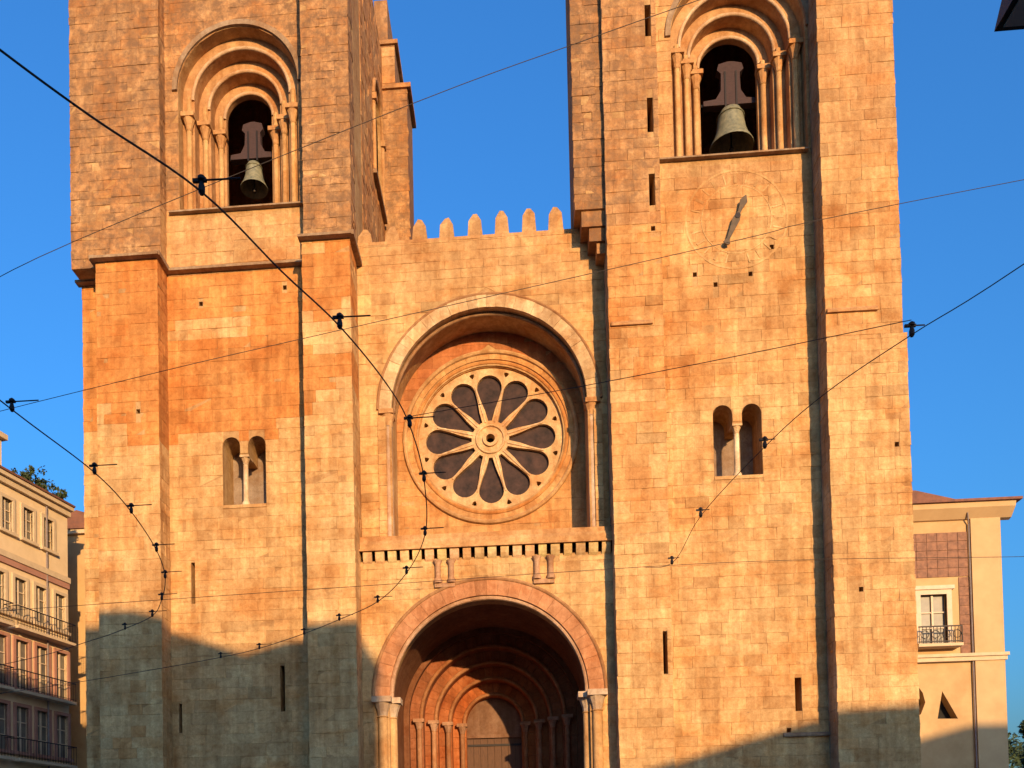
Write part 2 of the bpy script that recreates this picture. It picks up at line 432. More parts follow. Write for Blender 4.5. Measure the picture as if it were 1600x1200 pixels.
# corbelled foot of the projecting stair shaft
k = MB()
k.box(2.72, 3.56, .32, 2.2, 23.45, 24.0, BROWN, .9); k.box(2.98, 3.56, .4, 2.1, 22.98, 23.45, BROWN, .9); k.box(3.24, 3.56, .5, 2.0, 22.6, 22.98, ROSY, .6)
k.build('corbel', 'stone', cath)

# tower bodies behind the fronts: side and back walls and roof, hollow inside
def tower_body(x0, x1, inner, inner_open):
    for s, x in (('a', x0), ('b', x1)):
        t = 1.1 if x == x0 else (-.14 if inner_open else -1.1)
        hl = []
        if x == inner and inner_open: hl = [[(6.9+1.1*math.cos(a), 33.5+1.1*math.sin(a)) for a in [PI*i/12 for i in range(13)]]+[(5.8, 30.2), (8.0, 30.2)]]
        MB().wall([(2.6, 0), (10, 0), (10, 38), (2.6, 38)], hl, x, x+t, BACK, 0, 'x').build('tower_wall', 'stone', cath)
    MB().box(x0, x1, 9.0, 10.0, 0, 38, BACK).build('tower_wall', 'stone', cath)
    MB().box(x0+.2, x1-.2, 2.4, 9.5, 37.4, 37.9, BACK).build('tower_roof', 'stone', cath)
    MB().box(x0+1.1, x1-1.1, 2.36, 9.0, 24.9, 25.3, BACK).build('tower_floor', 'stone', cath)
tower_body(-15.3, -5.3, -5.3, True)
tower_body(3.55, 13.1, 3.55, False)
facing(2.62, 9.9, 23.2, 38, -5.3, 'x', 1, holes=[(6.9, 1.12, 33.5, 30.15, 34.6)], rough=1.6, h=(.28, .4), w=(.4, .8), colf=lambda x, y, z: (lerp(ROSY, DEEP, vnoise(y, z)), .35))
# inner rear buttress of the north tower with two weathered set-offs
k = MB()
for (x1, z0, z1) in ((-4.18, 22, 36.6), (-4.7, 36.6, 38.6), (-5.0, 38.6, 40.5)):
    k.box(-5.6, x1, 8.7, 10.8, z0, z1, BROWN, .8)
k.box(-5.55, -4.0, 8.6, 10.9, 36.35, 36.55, ROSY, .5); k.box(-5.55, -4.55, 8.6, 10.9, 38.4, 38.58, ROSY, .5)
k.build('buttress', 'stone', cath)
facing(-5.3, -4.18, 23.5, 36.3, 8.7, rough=1.6, h=(.3, .42), w=(.4, .8), colf=lambda x, y, z: (lerp(BROWN, ROSY, .2+.6*vnoise(x*2, z)), .8), jag=.07)
facing(-5.3, -4.7, 36.65, 38.3, 8.7, rough=1.6, colf=lambda x, y, z: (ROSY, .2))
# arch trim round the inner belfry window
k = MB()
k.tube([(-5.25, 6.9+1.28*math.cos(PI*i/16), 33.5+1.28*math.sin(PI*i/16)) for i in range(17)], .09, 8, ROSY, .2)
for yy in (5.66, 8.14):
    k.tube([(-5.25, yy, 30.3), (-5.25, yy, 33.2)], .09, 8, ROSY, .2); k.box(-5.3, -5.1, yy-.16, yy+.16, 33.2, 33.45, ROSY, .3)
k.box(-5.29, -5.12, 5.4, 8.4, 29.98, 30.15, CW, .4)
k.build('belfry_window_trim', 'stone', cath, True)

# string courses
def band(name, segs, z, hgt, proud, col=ROSY, wear=.3):
    for (x0, x1, y) in segs:
        MB().prism_x([(y+.05, z), (y-proud, z), (y-proud, z+hgt*.4), (y-proud*.3, z+hgt), (y+.05, z+hgt)], x0, x1, col, wear).build(name, 'stone', cath)
band('string_course', [(-14.6, -12.12, 0), (-15.75, -14.47, 1.2), (-12.25, -6.95, .9), (-7.05, -5.18, -.35)], 23.14, .22, .26, CW, .5)
for q in ((-12.255, -12.08, -.2, .88), (-5.295, -5.1, -.55, 1.1), (-14.66, -14.475, -.2, 1.15)): MB().box(*q, 23.145, 23.30, CW, .5).build('string_course', 'stone', cath)
band('string_course', [(10.76, 12.4, 0), (3.6, 5.0, 0)], 19.68, .17, .10, ROSY, .3)
band('string_course', [(9.2, 10.735, .9)], 5.62, .14, .12, CW, .3)
band('bell_ledge', [(-12.1, -7.0, .9)], 25.34, .14, .18, CW, .3)
band('bell_ledge', [(5.45, 10.6, .9)], 25.95, .14, .18, CW, .3)

# belfry windows: three stepped orders on colonnettes
def belfry(xc, zc, ro0, sill, rin, zimp):
    g = MB(); g.box(xc-ro0+.01, xc+ro0-.01, .92, 2.5, sill-.2, sill-.004, ROSY, .2)
    root = g.build('belfry_window', 'stone', cath)
    steps = 3; dr = (ro0-rin)/steps; WB = (.36, .22, .125)
    ring_mesh(MB(), xc, ro0+.02, ro0+.20, zc, None, .80, .95, CW, .35, 40).build('hood_mould', 'stone', root)
    for s in range(steps):
        ra = ro0-dr*s; rb = ra-dr; y = .9+.46*(s+1)
        k = MB(); colr = lerp(ROSY, WB, .35)
        ring_mesh(k, xc, rb, ra-.003, zc, sill, y, y+.2 if s == steps-1 else y+.55, colr, .12, 36)
        k.build('archivolt', 'stone', root)
        MB().tube(arc_pts(xc, zc, rb+.06, y-.01), .065, 10, (.56, .40, .26), .1).build('roll_moulding', 'stone', root, True)
        for sg in (-1, 1):
            cx = xc+sg*(rb+.17)
            MB().lathe(cx, y-.11, [(.17, sill), (.17, sill+.12), (.13, sill+.2), (.105, sill+.28), (.10, zimp-.62), (.125, zimp-.6), (.10, zimp-.56)], 12, PALE, .05).build('colonnette', 'stone', root, True)
            k = MB(); k.lathe(cx, y-.11, [(.11, zimp-.56), (.13, zimp-.42), (.20, zimp-.22), (.22, zimp-.16)], 10, ROSY, .2)
            k.box(cx-.24, cx+.24, y-.34, y+.02, zimp-.16, zimp, ROSY, .2)
            k.build('capital', 'stone', root)
            MB().tube([(cx, y-.10, zimp), (cx, y-.10, zc)], .095, 8, PALE).build('shaft_block', 'stone', root, True)
belfry(*BL, .88, 29.3)
belfry(*BR, 1.03, 30.15)

# twin windows
def twin(lights, z0, z1):
    root = MB().box(lights[0][0]-.5, lights[1][0]+.5, 2.1, 2.25, z0-.2, z1+.2, (.30, .24, .19), .2).build('twin_window', 'stone', cath)
    xm = (lights[0][0]+lights[1][0])/2
    k = MB(); k.lathe(xm, 1.08, [(.16, z0), (.16, z0+.1), (.10, z0+.2), (.09, z1-.97), (.115, z1-.95), (.09, z1-.92)], 12, (.70, .56, .38))
    k.build('column', 'stone', root, True)
    k = MB(); k.lathe(xm, 1.08, [(.09, z1-.92), (.12, z1-.84), (.17, z1-.74)], 8, (.62, .46, .28)); k.box(xm-.17, xm+.17, .90, 1.4, z1-.74, z1-.663, (.62, .46, .28))
    k.build('capital', 'stone', root)
    MB().box(lights[0][0]-.33, lights[1][0]+.33, .87, 1.9, z0-.12, z0-.004, PALE).build('sill', 'stone', root)
twin(TWL, 14.57, 17.05); twin(TWR, 14.74, 17.24)

# ---- centre: upper wall with the deep arch, rose wall behind it
AX, AZ, AR = -.65, 17.85, 3.5
cxl, cxr = -5.3, 3.55
top = 23.95
MB().wall(rect_poly(cxl, cxr, 12.6, top), [arch_poly(AX, AR, AZ, 12.9, 40)], 1.15, 2.6, BACK).build('centre_wall', 'stone', cath)
facing(cxl, cxr, 12.95, top, 1.15, holes=[(AX, AR+.40, AZ, 0, 99)], h=(.3, .42), w=(.45, .9), rough=1.2)
k = MB(); voussoirs(k, AX, AR-.02, AR+.42, AZ, 1.06, 1.22, 34, (.60, .44, .26)); k.build('great_arch', 'stone', cath)
MB().tube(arc_pts(AX, AZ, AR+.47, 1.10, k=48), .06, 8, BROWN, .2).build('arch_hood', 'stone', cath, True)
MB().tube(arc_pts(AX, AZ, AR-.06, 1.42, k=48), .06, 8, (.30, .18, .10), .1).build('arch_roll', 'stone', cath, True)
for sg in (-1, 1):
    xx = AX+sg*(AR+.18)
    k = MB(); k.box(xx-.26, xx+.26, 1.02, 1.7, AZ-.16, AZ, ROSY, .2); k.lathe(xx-sg*.05, 1.28, [(.15, AZ-.55), (.17, AZ-.4), (.25, AZ-.17)], 10, ROSY, .2); k.build('capital', 'stone', cath)
    MB().lathe(xx-sg*.05, 1.28, [(.2, 13.0), (.2, 13.15), (.15, 13.25), (.14, AZ-.6), (.17, AZ-.58), (.14, AZ-.55)], 14, (.55, .42, .32)).build('column', 'stone', cath, True)
    k = MB()
    z = 13.0
    while z < AZ-.6:
        h_ = random.uniform(.34, .5); t = random.uniform(.9, 1.1)
        k.box(*sorted((xx+sg*.02, xx+sg*.30)), 1.075+random.uniform(-.008, .008), 1.4, z+.006, min(z+h_, AZ-.17)-.006, tuple(c*t for c in PALE)); z += h_
    k.build('jamb', 'stone', cath)
# crenellations
top_y = (1.15, 1.85)
MX = [-3.0, -2.02, -1.0, -.04, .93, 1.88]
k = MB()
for i, x in enumerate([-5.0, -4.0]+MX+[2.85]):
    hgt = [.66, .7, .84, .84, .88, .90, .90, .86, .6][i]; hw = random.uniform(.25, .29); zb = top+.02+(.02*i)
    mb = MB()
    b_, w_ = stone_at(x, 1, 24)
    b_ = lerp(b_, BROWN, random.uniform(.0, .45))
    tz = zb+hgt; q = hw*.42
    vv = [(x-hw, top_y[0], top-.05), (x+hw, top_y[0], top-.05), (x+hw, top_y[1], top-.05), (x-hw, top_y[1], top-.05)]
    vv += [(x-hw*.84, top_y[0]+.03, tz-.36), (x+hw*.80, top_y[0]+.03, tz-.36+random.uniform(-.06, .06)), (x+hw*.82, top_y[1]-.03, tz-.36), (x-hw*.84, top_y[1]-.03, tz-.36)]
    ym = sum(top_y)/2
    vv += [(x-q*.6, ym-.16, tz+random.uniform(-.05, .05)), (x+q*.6, ym-.16, tz), (x+q*.6, ym+.16, tz), (x-q*.6, ym+.16, tz)]
    ff = [(8, 9, 10, 11)]
    for a in range(4):
        a2 = (a+1) % 4; ff += [(a, a2, 4+a2, 4+a), (4+a, 4+a2, 8+a2, 8+a)]
    mb.add(vv, ff, b_, .35); mb.build('merlon', 'stone', cath)
MB().box(cxl, cxr, 1.13, 1.9, top-.06, top+.05, ROSY, .2).build('parapet_coping', 'stone', cath)
MB().box(cxl, cxr, 1.87, 14, 21.6, 22.0, BACK).build('nave_roof', 'roof_tile', cath)
for x in (cxl, cxr-.4): MB().box(x, x+.4, 2.9, 14, 0, 21.6, BACK).build('nave_wall', 'stone', cath)
MB().box(cxl, cxr, 13.6, 14, 0, 21.6, BACK).build('nave_wall', 'stone', cath)

# rose wall
RX, RZ, YB = -.64, 17.38, 2.65
circ = lambda r_, k_=48: [(RX+r_*math.cos(2*PI*i/k_), RZ+r_*math.sin(2*PI*i/k_)) for i in range(k_)]
MB().wall(rect_poly(cxl, cxr, 12.4, 21.6), [circ(2.72)], YB, 3.3, BACK).build('rose_wall', 'stone', cath)
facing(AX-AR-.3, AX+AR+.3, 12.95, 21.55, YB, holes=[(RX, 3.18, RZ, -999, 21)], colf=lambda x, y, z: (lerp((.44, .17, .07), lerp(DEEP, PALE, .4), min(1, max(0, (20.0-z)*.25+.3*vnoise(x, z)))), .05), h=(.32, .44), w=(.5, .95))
rose = MB()
ring_mesh(rose, RX, 2.70, 2.92, RZ, None, YB+.06, YB+.6, lerp(PALE, DEEP, .4), .05, 56, True)
rose = rose.build('rose_window', 'stone', cath)
MB().tube([(p[0], YB+.02, p[1]) for p in circ(2.84, 56)], .075, 8, DEEP, .05, True).build('ring_moulding', 'stone', rose, True)
k = MB(); voussoirs(k, RX, 2.93, 3.2, RZ, YB-.05, YB+.1, 44, lerp(PALE, DEEP, .45), 0, 2*PI, .006); k.build('ring_stones', 'stone', rose)
MB().tube([(p[0], YB-.06, p[1]) for p in circ(3.20, 64)], .085, 8, lerp(PALE, BROWN, .35), .05, True).build('ring_moulding', 'stone', rose, True)
def petal(ang, r_in=.70, r_c=1.96, rad=.468, k_=12, s=1.0):
    pts = []
    ca, sa = math.cos(ang), math.sin(ang)
    loc = [(r_in, -.07), (r_in+.4, -.185), (r_in+.8, -.345)]
    loc += [(r_c+rad*math.cos(t), rad*math.sin(t)) for t in [-PI*.56+PI*1.12*i/k_ for i in range(k_+1)]]
    loc += [(r_in+.8, .345), (r_in+.4, .185), (r_in, .07)]
    mx = r_c
    for a, b_ in loc:
        a = mx+(a-mx)*s; b_ *= s
        pts.append((RX+a*ca-b_*sa, RZ+a*sa+b_*ca))
    return pts
pet = [petal(PI/2+i*PI/6) for i in range(12)]
tre = []
for i in range(12):
    a = PI/2+(i+.5)*PI/6; x, z = RX+2.50*math.cos(a), RZ+2.50*math.sin(a)
    tre.append([(x+.085*math.cos(t)*(1.3 if j % 2 else .9), z+.085*math.sin(t)*(1.3 if j % 2 else .9)) for j, t in [(q, a+q*PI/3) for q in range(6)]])
hub = [(RX+.17*math.cos(t), RZ+.17*math.sin(t)) for t in [2*PI*i/14 for i in range(14)]]
MB().wall(circ(2.71, 56), pet+tre+[hub], YB+.14, YB+.42, (.60, .41, .22), .03).build('tracery', 'stone', rose)
for i in range(12):
    a = PI/2+(i+.5)*PI/6; ca, sa = math.cos(a), math.sin(a)
    MB().tube([(RX+r_*ca, YB+.13, RZ+r_*sa) for r_ in (.66, 1.2, 1.75, 2.05)], .03, 8, (.66, .47, .29)).build('spoke', 'stone', rose, True)
    a = PI/2+i*PI/6
    pane = MB().prism(petal(a, s=1.06), YB+.30, YB+.33).build('pane', 'glass', rose)
k = MB(); ring_mesh(k, RX, .17, .29, RZ, None, YB+.06, YB+.2, (.58, .38, .2), .05, 20, True); k.tube([(RX+.52*math.cos(t), YB+.12, RZ+.52*math.sin(t)) for t in [2*PI*i/28 for i in range(28)]], .05, 6, (.62, .43, .24), 0, True)
k.build('hub', 'stone', rose, True)
MB().prism([(RX+2.6*math.cos(t), RZ+2.6*math.sin(t)) for t in [2*PI*i/24 for i in range(24)]], YB+.5, YB+.53).build('backing', 'dark_void', rose)

# ---- portal zone
PX, PZ, PR, PY = -.85, 7.40, 3.5, .75
MB().wall(rect_poly(cxl, cxr, 0, 12.25), [arch_poly(PX, PR, PZ, .8, 40)], PY, 1.9, BACK).build('portal_wall', 'stone', cath)
facing(cxl, cxr, 3.5, 12.2, PY, holes=[(PX, PR+.48, PZ, 0, 99)], h=(.32, .44), w=(.45, .9), rough=1.1)
MB().box(cxl, cxr, .5, 2.3, 12.55, 12.62, ROSY).build('terrace', 'stone', cath)
portal = MB(); voussoirs(portal, PX, PR-.02, PR+.50, PZ, PY-.07, 1.3, 30, (.49, .245, .125), wear=.1)
portal = portal.build('portal_arch', 'stone', cath)
MB().tube(arc_pts(PX, PZ, PR+.56, PY-.05, k=48), .065, 8, BROWN, .3).build('hood_mould', 'stone', portal, True)
MB().tube(arc_pts(PX, PZ, PR-.08, PY+.08, k=48), .08, 8, (.50, .33, .22), .1).build('roll_moulding', 'stone', portal, True)
for sg in (-1, 1):
    for d, yy in ((.24, PY-.02), (-.05, PY+.35)):
        xx = PX+sg*(PR+d)
        MB().lathe(xx, yy, [(.26, 1.0), (.26, 1.3), (.19, 1.45), (.17, PZ-.72), (.21, PZ-.7), (.17, PZ-.66)], 14, PALE).build('column', 'stone', portal, True)
        k = MB(); k.lathe(xx, yy, [(.17, PZ-.66), (.20, PZ-.5), (.31, PZ-.2)], 10, (.5, .4, .3), .2); k.box(xx-.34, xx+.34, yy-.34, yy+.3, PZ-.2, PZ, (.55, .44, .33), .1)
        k.build('capital', 'stone', portal)
    k = MB(); z = 3.4
    while z < PZ-.65:
        h_ = random.uniform(.34, .48); t = random.uniform(.9, 1.1)
        k.box(*sorted((PX+sg*(PR+.42), PX+sg*(PR+.60))), PY-.02+random.uniform(-.006, .006), PY+.3, z+.006, min(z+h_, PZ-.64)-.006, tuple(c*t for c in PALE)); z += h_
    k.build('jamb', 'stone', portal)
# corbel table
k = MB(); k.prism_x([(PY, 12.55), (PY-.17, 12.55), (PY-.17, 12.80), (PY-.12, 12.93), (1.2, 12.93), (1.2, 12.55)], cxl+.02, cxr-.01, lerp(PALE, ROSY, .5), .1)
table = k.build('corbel_table', 'stone', cath)
nC = 20
for i in range(nC):
    x = cxl+.28+i*(cxr-cxl-.5)/(nC-1); hw = .15+random.uniform(-.012, .012)
    mb = MB(); cc = tuple(c*random.uniform(.95, 1.15) for c in (.60, .42, .22))
    mb.prism_x([(PY, 12.55), (PY-.15, 12.55), (PY-.165, 12.45), (PY-.14, 12.33), (PY-.08, 12.22), (PY, 12.14)], x-hw, x+hw, cc, .1)
    mb.build('corbel', 'stone', table)
MB().box(cxl+.02, cxr-.01, PY-.08, PY+.02, 12.935, 13.10, ROSY, .1).build('parapet_base', 'stone', table)
for x0, x1 in ((-2.66, -1.95), (.80, 1.52)):                # paired dwarf pilasters above the arch
    for xx in (x0+.12, x1-.12):
        MB().lathe(xx, PY-.08, [(.15, 11.35), (.15, 11.45), (.10, 11.55), (.10, 12.0), (.17, 12.14)], 10, (.46, .28, .17), .2).build('dwarf_column', 'stone', table, True)
    MB().box(x0, x1, PY-.12, PY, 11.2, 11.35, (.46, .28, .17), .2).build('dwarf_base', 'stone', table)

# porch: barrel vault and side walls behind the arch, then the stepped inner doorway
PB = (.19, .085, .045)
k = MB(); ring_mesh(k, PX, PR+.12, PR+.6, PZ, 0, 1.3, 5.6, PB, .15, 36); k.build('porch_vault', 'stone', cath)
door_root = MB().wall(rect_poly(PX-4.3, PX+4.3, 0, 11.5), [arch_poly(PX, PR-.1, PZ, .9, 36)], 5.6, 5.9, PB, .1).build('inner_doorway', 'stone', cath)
ds = [3.4, 2.85, 2.3, 1.75, 1.18]
for s in range(4):
    ra, rb = ds[s], ds[s+1]; y = 5.9+.55*s
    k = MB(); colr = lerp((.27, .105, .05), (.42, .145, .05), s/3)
    nst = 30-4*s
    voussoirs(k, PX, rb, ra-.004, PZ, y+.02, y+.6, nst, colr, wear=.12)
    for sg in (-1, 1):
        z = .8
        while z < PZ-.02:
            h_ = min(random.uniform(.4, .6), PZ-z)
            t = random.uniform(.88, 1.1)
            k.box(*sorted((PX+sg*rb, PX+sg*(ra-.004))), y+.02+random.uniform(-.008, .008), y+.6, z+.005, z+h_-.005, tuple(c*t for c in colr), .1); z += h_
    k.build('archivolt', 'stone', door_root)
    MB().tube(arc_pts(PX, PZ, rb+.08, y), .075, 8, (.36, .18, .09)).build('roll_moulding', 'stone', door_root, True)
    for sg in (-1, 1):
        xx = PX+sg*(rb+.16)
        MB().lathe(xx, y-.1, [(.16, .9), (.16, 1.1), (.11, 1.2), (.10, PZ-.45), (.12, PZ-.43)], 12, (.34, .18, .10)).build('colonnette', 'stone', door_root, True)
        k = MB(); k.lathe(xx, y-.1, [(.11, PZ-.43), (.14, PZ-.3), (.2, PZ-.14)], 8, (.36, .22, .15), .2); k.box(xx-.22, xx+.22, y-.3, y+.02, PZ-.14, PZ, (.40, .24, .16), .2)
        k.build('capital', 'stone', door_root)
for i in range(8):
    x0 = PX-1.2+i*.30
    MB().box(x0+.006, x0+.294, 8.12+random.uniform(-.01, .01), 8.22, .8, 7.0).build('door_plank', 'door_wood', door_root)
for zz in (1.6, 3.4, 5.2, 6.5): MB().box(PX-1.15, PX+1.15, 8.07, 8.105, zz, zz+.09).build('iron_strap', 'iron', door_root)
k = MB(); k.prism(arch_poly(PX, 1.2, PZ, 6.9, 20), 8.05, 8.2, (.20, .12, .085), .2); k.build('tympanum', 'stone', door_root)
MB().box(PX-1.2, PX+1.2, 7.98, 8.1, 6.85, 7.0, (.22, .13, .09)).build('lintel', 'stone', door_root)
MB().box(PX-1.2, PX+1.2, 8.25, 8.4, .8, 8.7).build('door_backing', 'dark_void', door_root)
MB().box(PX-3.6, PX+3.6, .3, 8.3, .14, .86).build('porch_floor', 'step_stone', cath)
for i in range(5): MB().box(PX-4.6-.4*i, PX+4.6+.4*i, .3-.38*(i+1), .32-.38*i, .14, .86-.145*(i+1)).build('step', 'step_stone', cath)
MB().box(cxl, cxr, 8.8, 9.0, 0, 21.6, BACK).build('inner_wall', 'stone', cath)

# clock on the south tower
clock = MB(); ring_mesh(clock, 8.12, 1.70, 1.77, 23.75, None, .874, .9, (.58, .38, .18), .05, 48, True)
clock = clock.build('clock_dial', 'stone', cath)
tag(clock, 'faint round stone dial carved on the tower wall')
MB().tube([(8.12+1.2*math.cos(t), .892, 23.75+1.2*math.sin(t)) for t in [2*PI*i/40 for i in range(40)]], .022, 6, (.60, .42, .21), 0, True).build('inner_ring', 'stone', clock)
for i in range(24):
    a = 2*PI*i/24; ca, sa = math.cos(a), math.sin(a); r1 = 1.28; r2 = 1.60; w_ = .05 if i % 2 == 0 else .025
    v = [(8.12+r_*ca-s*w_*sa, y, 23.75+r_*sa+s*w_*ca) for y in (.872, .9) for r_, s in ((r1, -1), (r2, -1), (r2, 1), (r1, 1))]
    MB().add(v, [(0, 1, 2, 3), (0, 4, 5, 1), (1, 5, 6, 2), (2, 6, 7, 3), (3, 7, 4, 0)], (.50, .32, .15) if i % 2 == 0 else (.60, .42, .21), .05).build('hour_mark', 'stone', clock)
p0, p1 = Vector((7.70, 22.78)), Vector((8.42, 24.45)); dv = (p1-p0).normalized(); nv = Vector((-dv.y, dv.x))
prof = [(0, .04), (.06, .12), (.2, .05), (.5, .08), (.95, .13), (1.2, .05), (1.4, .07), (1.62, .13), (1.82, .02)]
Lp = [p0+dv*t+nv*w_ for t, w_ in prof]+[p0+dv*t-nv*w_ for t, w_ in reversed(prof)]
MB().prism([(p.x, p.y) for p in Lp], .70, .75).build('clock_hand', 'old_bronze', clock)
MB().add([(8.12+.1*math.cos(t), y, 23.75+.1*math.sin(t)) for y in (.68, .9) for t in [2*PI*i/10 for i in range(10)]], [(i, (i+1) % 10, (i+1) % 10+10, i+10) for i in range(10)]+[tuple(range(10))]).build('clock_boss', 'iron', clock)

# the facing stones: the 300 that show largest singly, the rest joined
BLOCKS.sort(key=lambda b_: -b_[4])
for v, f, col, wear, _ in BLOCKS[:300]:
    c = [sum(p[i] for p in v[:4])/4 for i in range(3)]
    mb = MB(); mb.add(v, f, col, wear); mb.build('stone_block', 'stone', cath, loc=c)
mb = MB()
for v, f, col, wear, _ in BLOCKS[300:]: mb.add(v, f, col, wear)
o = mb.build('stone_facing', 'stone', cath); o['kind'] = 'stuff'

# ------------------------------------------------------------------ bells
def bell(name_label, x, y, zbeam, hw, zmouth, rmouth, ztop):
    b_ = thing('church_bell', name_label, 'bell', (x, y, zmouth), 'bells in the belfry windows')
    H = zbeam-.18-zmouth
    k = MB(); prof = [(1.0, 0), (1.0, .03), (.93, .10), (.80, .22), (.68, .42), (.61, .65), (.56, .82), (.47, .93), (.25, 1.0)]
    inner = [(.22, .95), (.5, .78), (.58, .5), (.75, .2), (.92, .02)]
    seg = 24; pr = [(r_*rmouth, zmouth+h_*H) for r_, h_ in inner]+[(r_*rmouth, zmouth+h_*H) for r_, h_ in prof]
    v = []; f = []
    for r_, z in pr:
        for i in range(seg): v.append((x+r_*math.cos(2*PI*i/seg), y+r_*math.sin(2*PI*i/seg), z))
    for j in range(len(pr)-1):
        for i in range(seg): f.append((j*seg+i, j*seg+(i+1) % seg, (j+1)*seg+(i+1) % seg, (j+1)*seg+i))
    k.add(v, f); k.build('bell_body', 'bronze', b_, True)
    MB().tube([(x+.55*rmouth*math.cos(t)*1.1, y+.55*rmouth*math.sin(t)*1.1, zmouth+H*.78) for t in [2*PI*i/20 for i in range(20)]], .02, 6, closed=True).build('moulding_band', 'bronze', b_, True)
    MB().lathe(x, y, [(.03, zmouth+H*.8), (.03, zmouth+.05), (.09, zmouth-.02), (.06, zmouth-.12)], 8).build('clapper', 'iron', b_, True)
    s = hw
    poly = [(x-s, zbeam-.09), (x+s, zbeam-.09), (x+s, zbeam+.09), (x+s*.55, zbeam+.14), (x+.36*s, zbeam+.45), (x+.34*s, ztop-.35), (x+.48*s, ztop-.22), (x+.42*s, ztop), (x+.1*s, ztop+.08),
            (x-.1*s, ztop+.08), (x-.42*s, ztop), (x-.48*s, ztop-.22), (x-.34*s, ztop-.35), (x-.36*s, zbeam+.45), (x-s*.55, zbeam+.14), (x-s, zbeam+.09)]
    MB().prism(poly, y-.14, y+.14).build('headstock', 'old_wood', b_)
    for sg in (-1, 1): MB().box(x+sg*.2*s-.03, x+sg*.2*s+.03, y-.17, y+.17, zbeam-.2, ztop-.3).build('iron_strap', 'iron', b_)
    MB().box(x-s*1.06, x+s*1.06, y-.05, y+.05, zbeam-.05, zbeam+.05).build('axle', 'iron', b_)
bell('smaller weathered bronze bell hung in the left tower window', -9.5, 2.75, 28.75, .86, 27.55, .52, 30.0)
bell('larger bronze bell hung in the right tower window above the dial', 8.5, 2.75, 29.4, 1.0, 27.75, .80, 30.85)

# ------------------------------------------------------------------ house right of the church
h = thing('town_house', 'yellow plastered house with brown tiled panel beside the right tower', 'house', (18, 12, 0))
HY = 8.0
MB().wall(rect_poly(13.4, 20.25, 0, 15.75), [rect_poly(17.06, 18.12, 10.25, 12.3), [(17.62, 7.1), (18.44, 7.08), (18.1, 7.75), (17.84, 8.25)], [(16.62, 7.25), (16.95, 7.3), (17.15, 7.8), (17.06, 8.2), (16.8, 8.6), (16.62, 8.75)]], HY, HY+.5).build('wall', 'plaster_yellow', h)
MB().box(19.14, 20.33, HY-.14, HY, 0, 15.4).build('corner_pilaster', 'plaster_cream', h)
MB().box(20.0, 20.25, HY+.5, 17, 0, 15.7).build('wall', 'plaster_yellow', h)
MB().box(13.4, 20.0, 16.6, 17, 0, 15.7).build('wall', 'plaster_yellow', h)
k = MB(); k.prism_x([(HY+.1, 15.35), (HY-.1, 15.4), (HY-.45, 15.75), (HY-.5, 15.95), (HY+.4, 15.95)], 13.4, 20.8); k.build('cornice', 'plaster_cream', h)
k = MB(); k.prism_x([(HY-.62, 15.96), (HY-.62, 16.06), (12.5, 17.7), (17.2, 16.06), (17.2, 15.96)], 13.3, 21.0); k.build('roof', 'roof_tile', h)
k = MB(); k.prism([(13.3, 16.07), (18.9, 16.07), (16.9, 16.62), (13.3, 16.9)], HY-.3, 9.5); k.build('roof', 'roof_tile', h)
MB().box(13.4, 20.4, HY-.2, HY, 9.45, 9.62).build('string_band', 'trim', h)
MB().box(13.4, 20.45, HY-.28, HY, 9.622, 9.75).build('string_band', 'trim', h)
for r_ in range(5):                                        # glazed tile panel, tile by tile
    for c_ in range(6):
        x0 = 16.55+c_*.42; z0 = 13.02+r_*.375
        MB().box(x0+.008, x0+.412, HY-.03-random.uniform(0, .008), HY, z0+.008, z0+.367).build('tile', 'tile_brown', h)
for r_ in range(8):
    x0 = 18.63; z0 = 9.8+r_*.40
    MB().box(x0+.01, x0+.44, HY-.03-random.uniform(0, .006), HY, z0+.008, z0+.392).build('tile', 'tile_brown', h)
fr = MB(); fr.box(16.86, 17.06, HY-.08, HY+.1, 10.25, 12.5); fr.box(18.12, 18.32, HY-.08, HY+.1, 10.25, 12.5); fr.box(17.06, 18.12, HY-.08, HY+.1, 12.3, 12.5); fr.box(16.76, 18.42, HY-.14, HY, 12.5, 12.66)
fr = fr.build('window', 'frame_white', h)
MB().box(17.06, 18.12, HY+.16, HY+.18, 10.25, 12.3).build('pane', 'window_glass', fr)
k = MB(); k.box(17.55, 17.63, HY+.08, HY+.16, 10.25, 12.3)
for zz in (10.9, 11.55): k.box(17.06, 18.12, HY+.1, HY+.16, zz, zz+.05)
k.build('glazing_bar', 'frame_white', fr)
bl = MB().box(16.72, 18.5, HY-.55, HY, 10.02, 10.14).build('balcony', 'trim', h)
k = MB(); k.box(16.74, 18.48, HY-.54, HY-.50, 10.82, 10.87); k.box(16.74, 18.48, HY-.54, HY-.50, 10.2, 10.24)
for i in range(13): k.box(16.75+i*.143, 16.775+i*.143, HY-.53, HY-.51, 10.14, 10.85)
for i in range(4):
    k.tube([(16.98+i*.43+.16*math.cos(2*PI*j/12), HY-.52, 10.52+.16*math.sin(2*PI*j/12)) for j in range(12)], .015, 5, closed=True)
for i in range(4): k.box(18.46, 18.48, HY-.5+i*.12, HY-.48+i*.12, 10.14, 10.85)
k.build('railing', 'iron', bl)
MB().box(16.4, 18.6, HY+.48, HY+.52, 7.0, 8.8).build('vent_backing', 'dark_void', h)
MB().tube([(19.08, HY-.09, 0), (19.08, HY-.09, 15.2), (18.95, HY-.3, 15.6)], .032, 8).build('drainpipe', 'shutter', h)

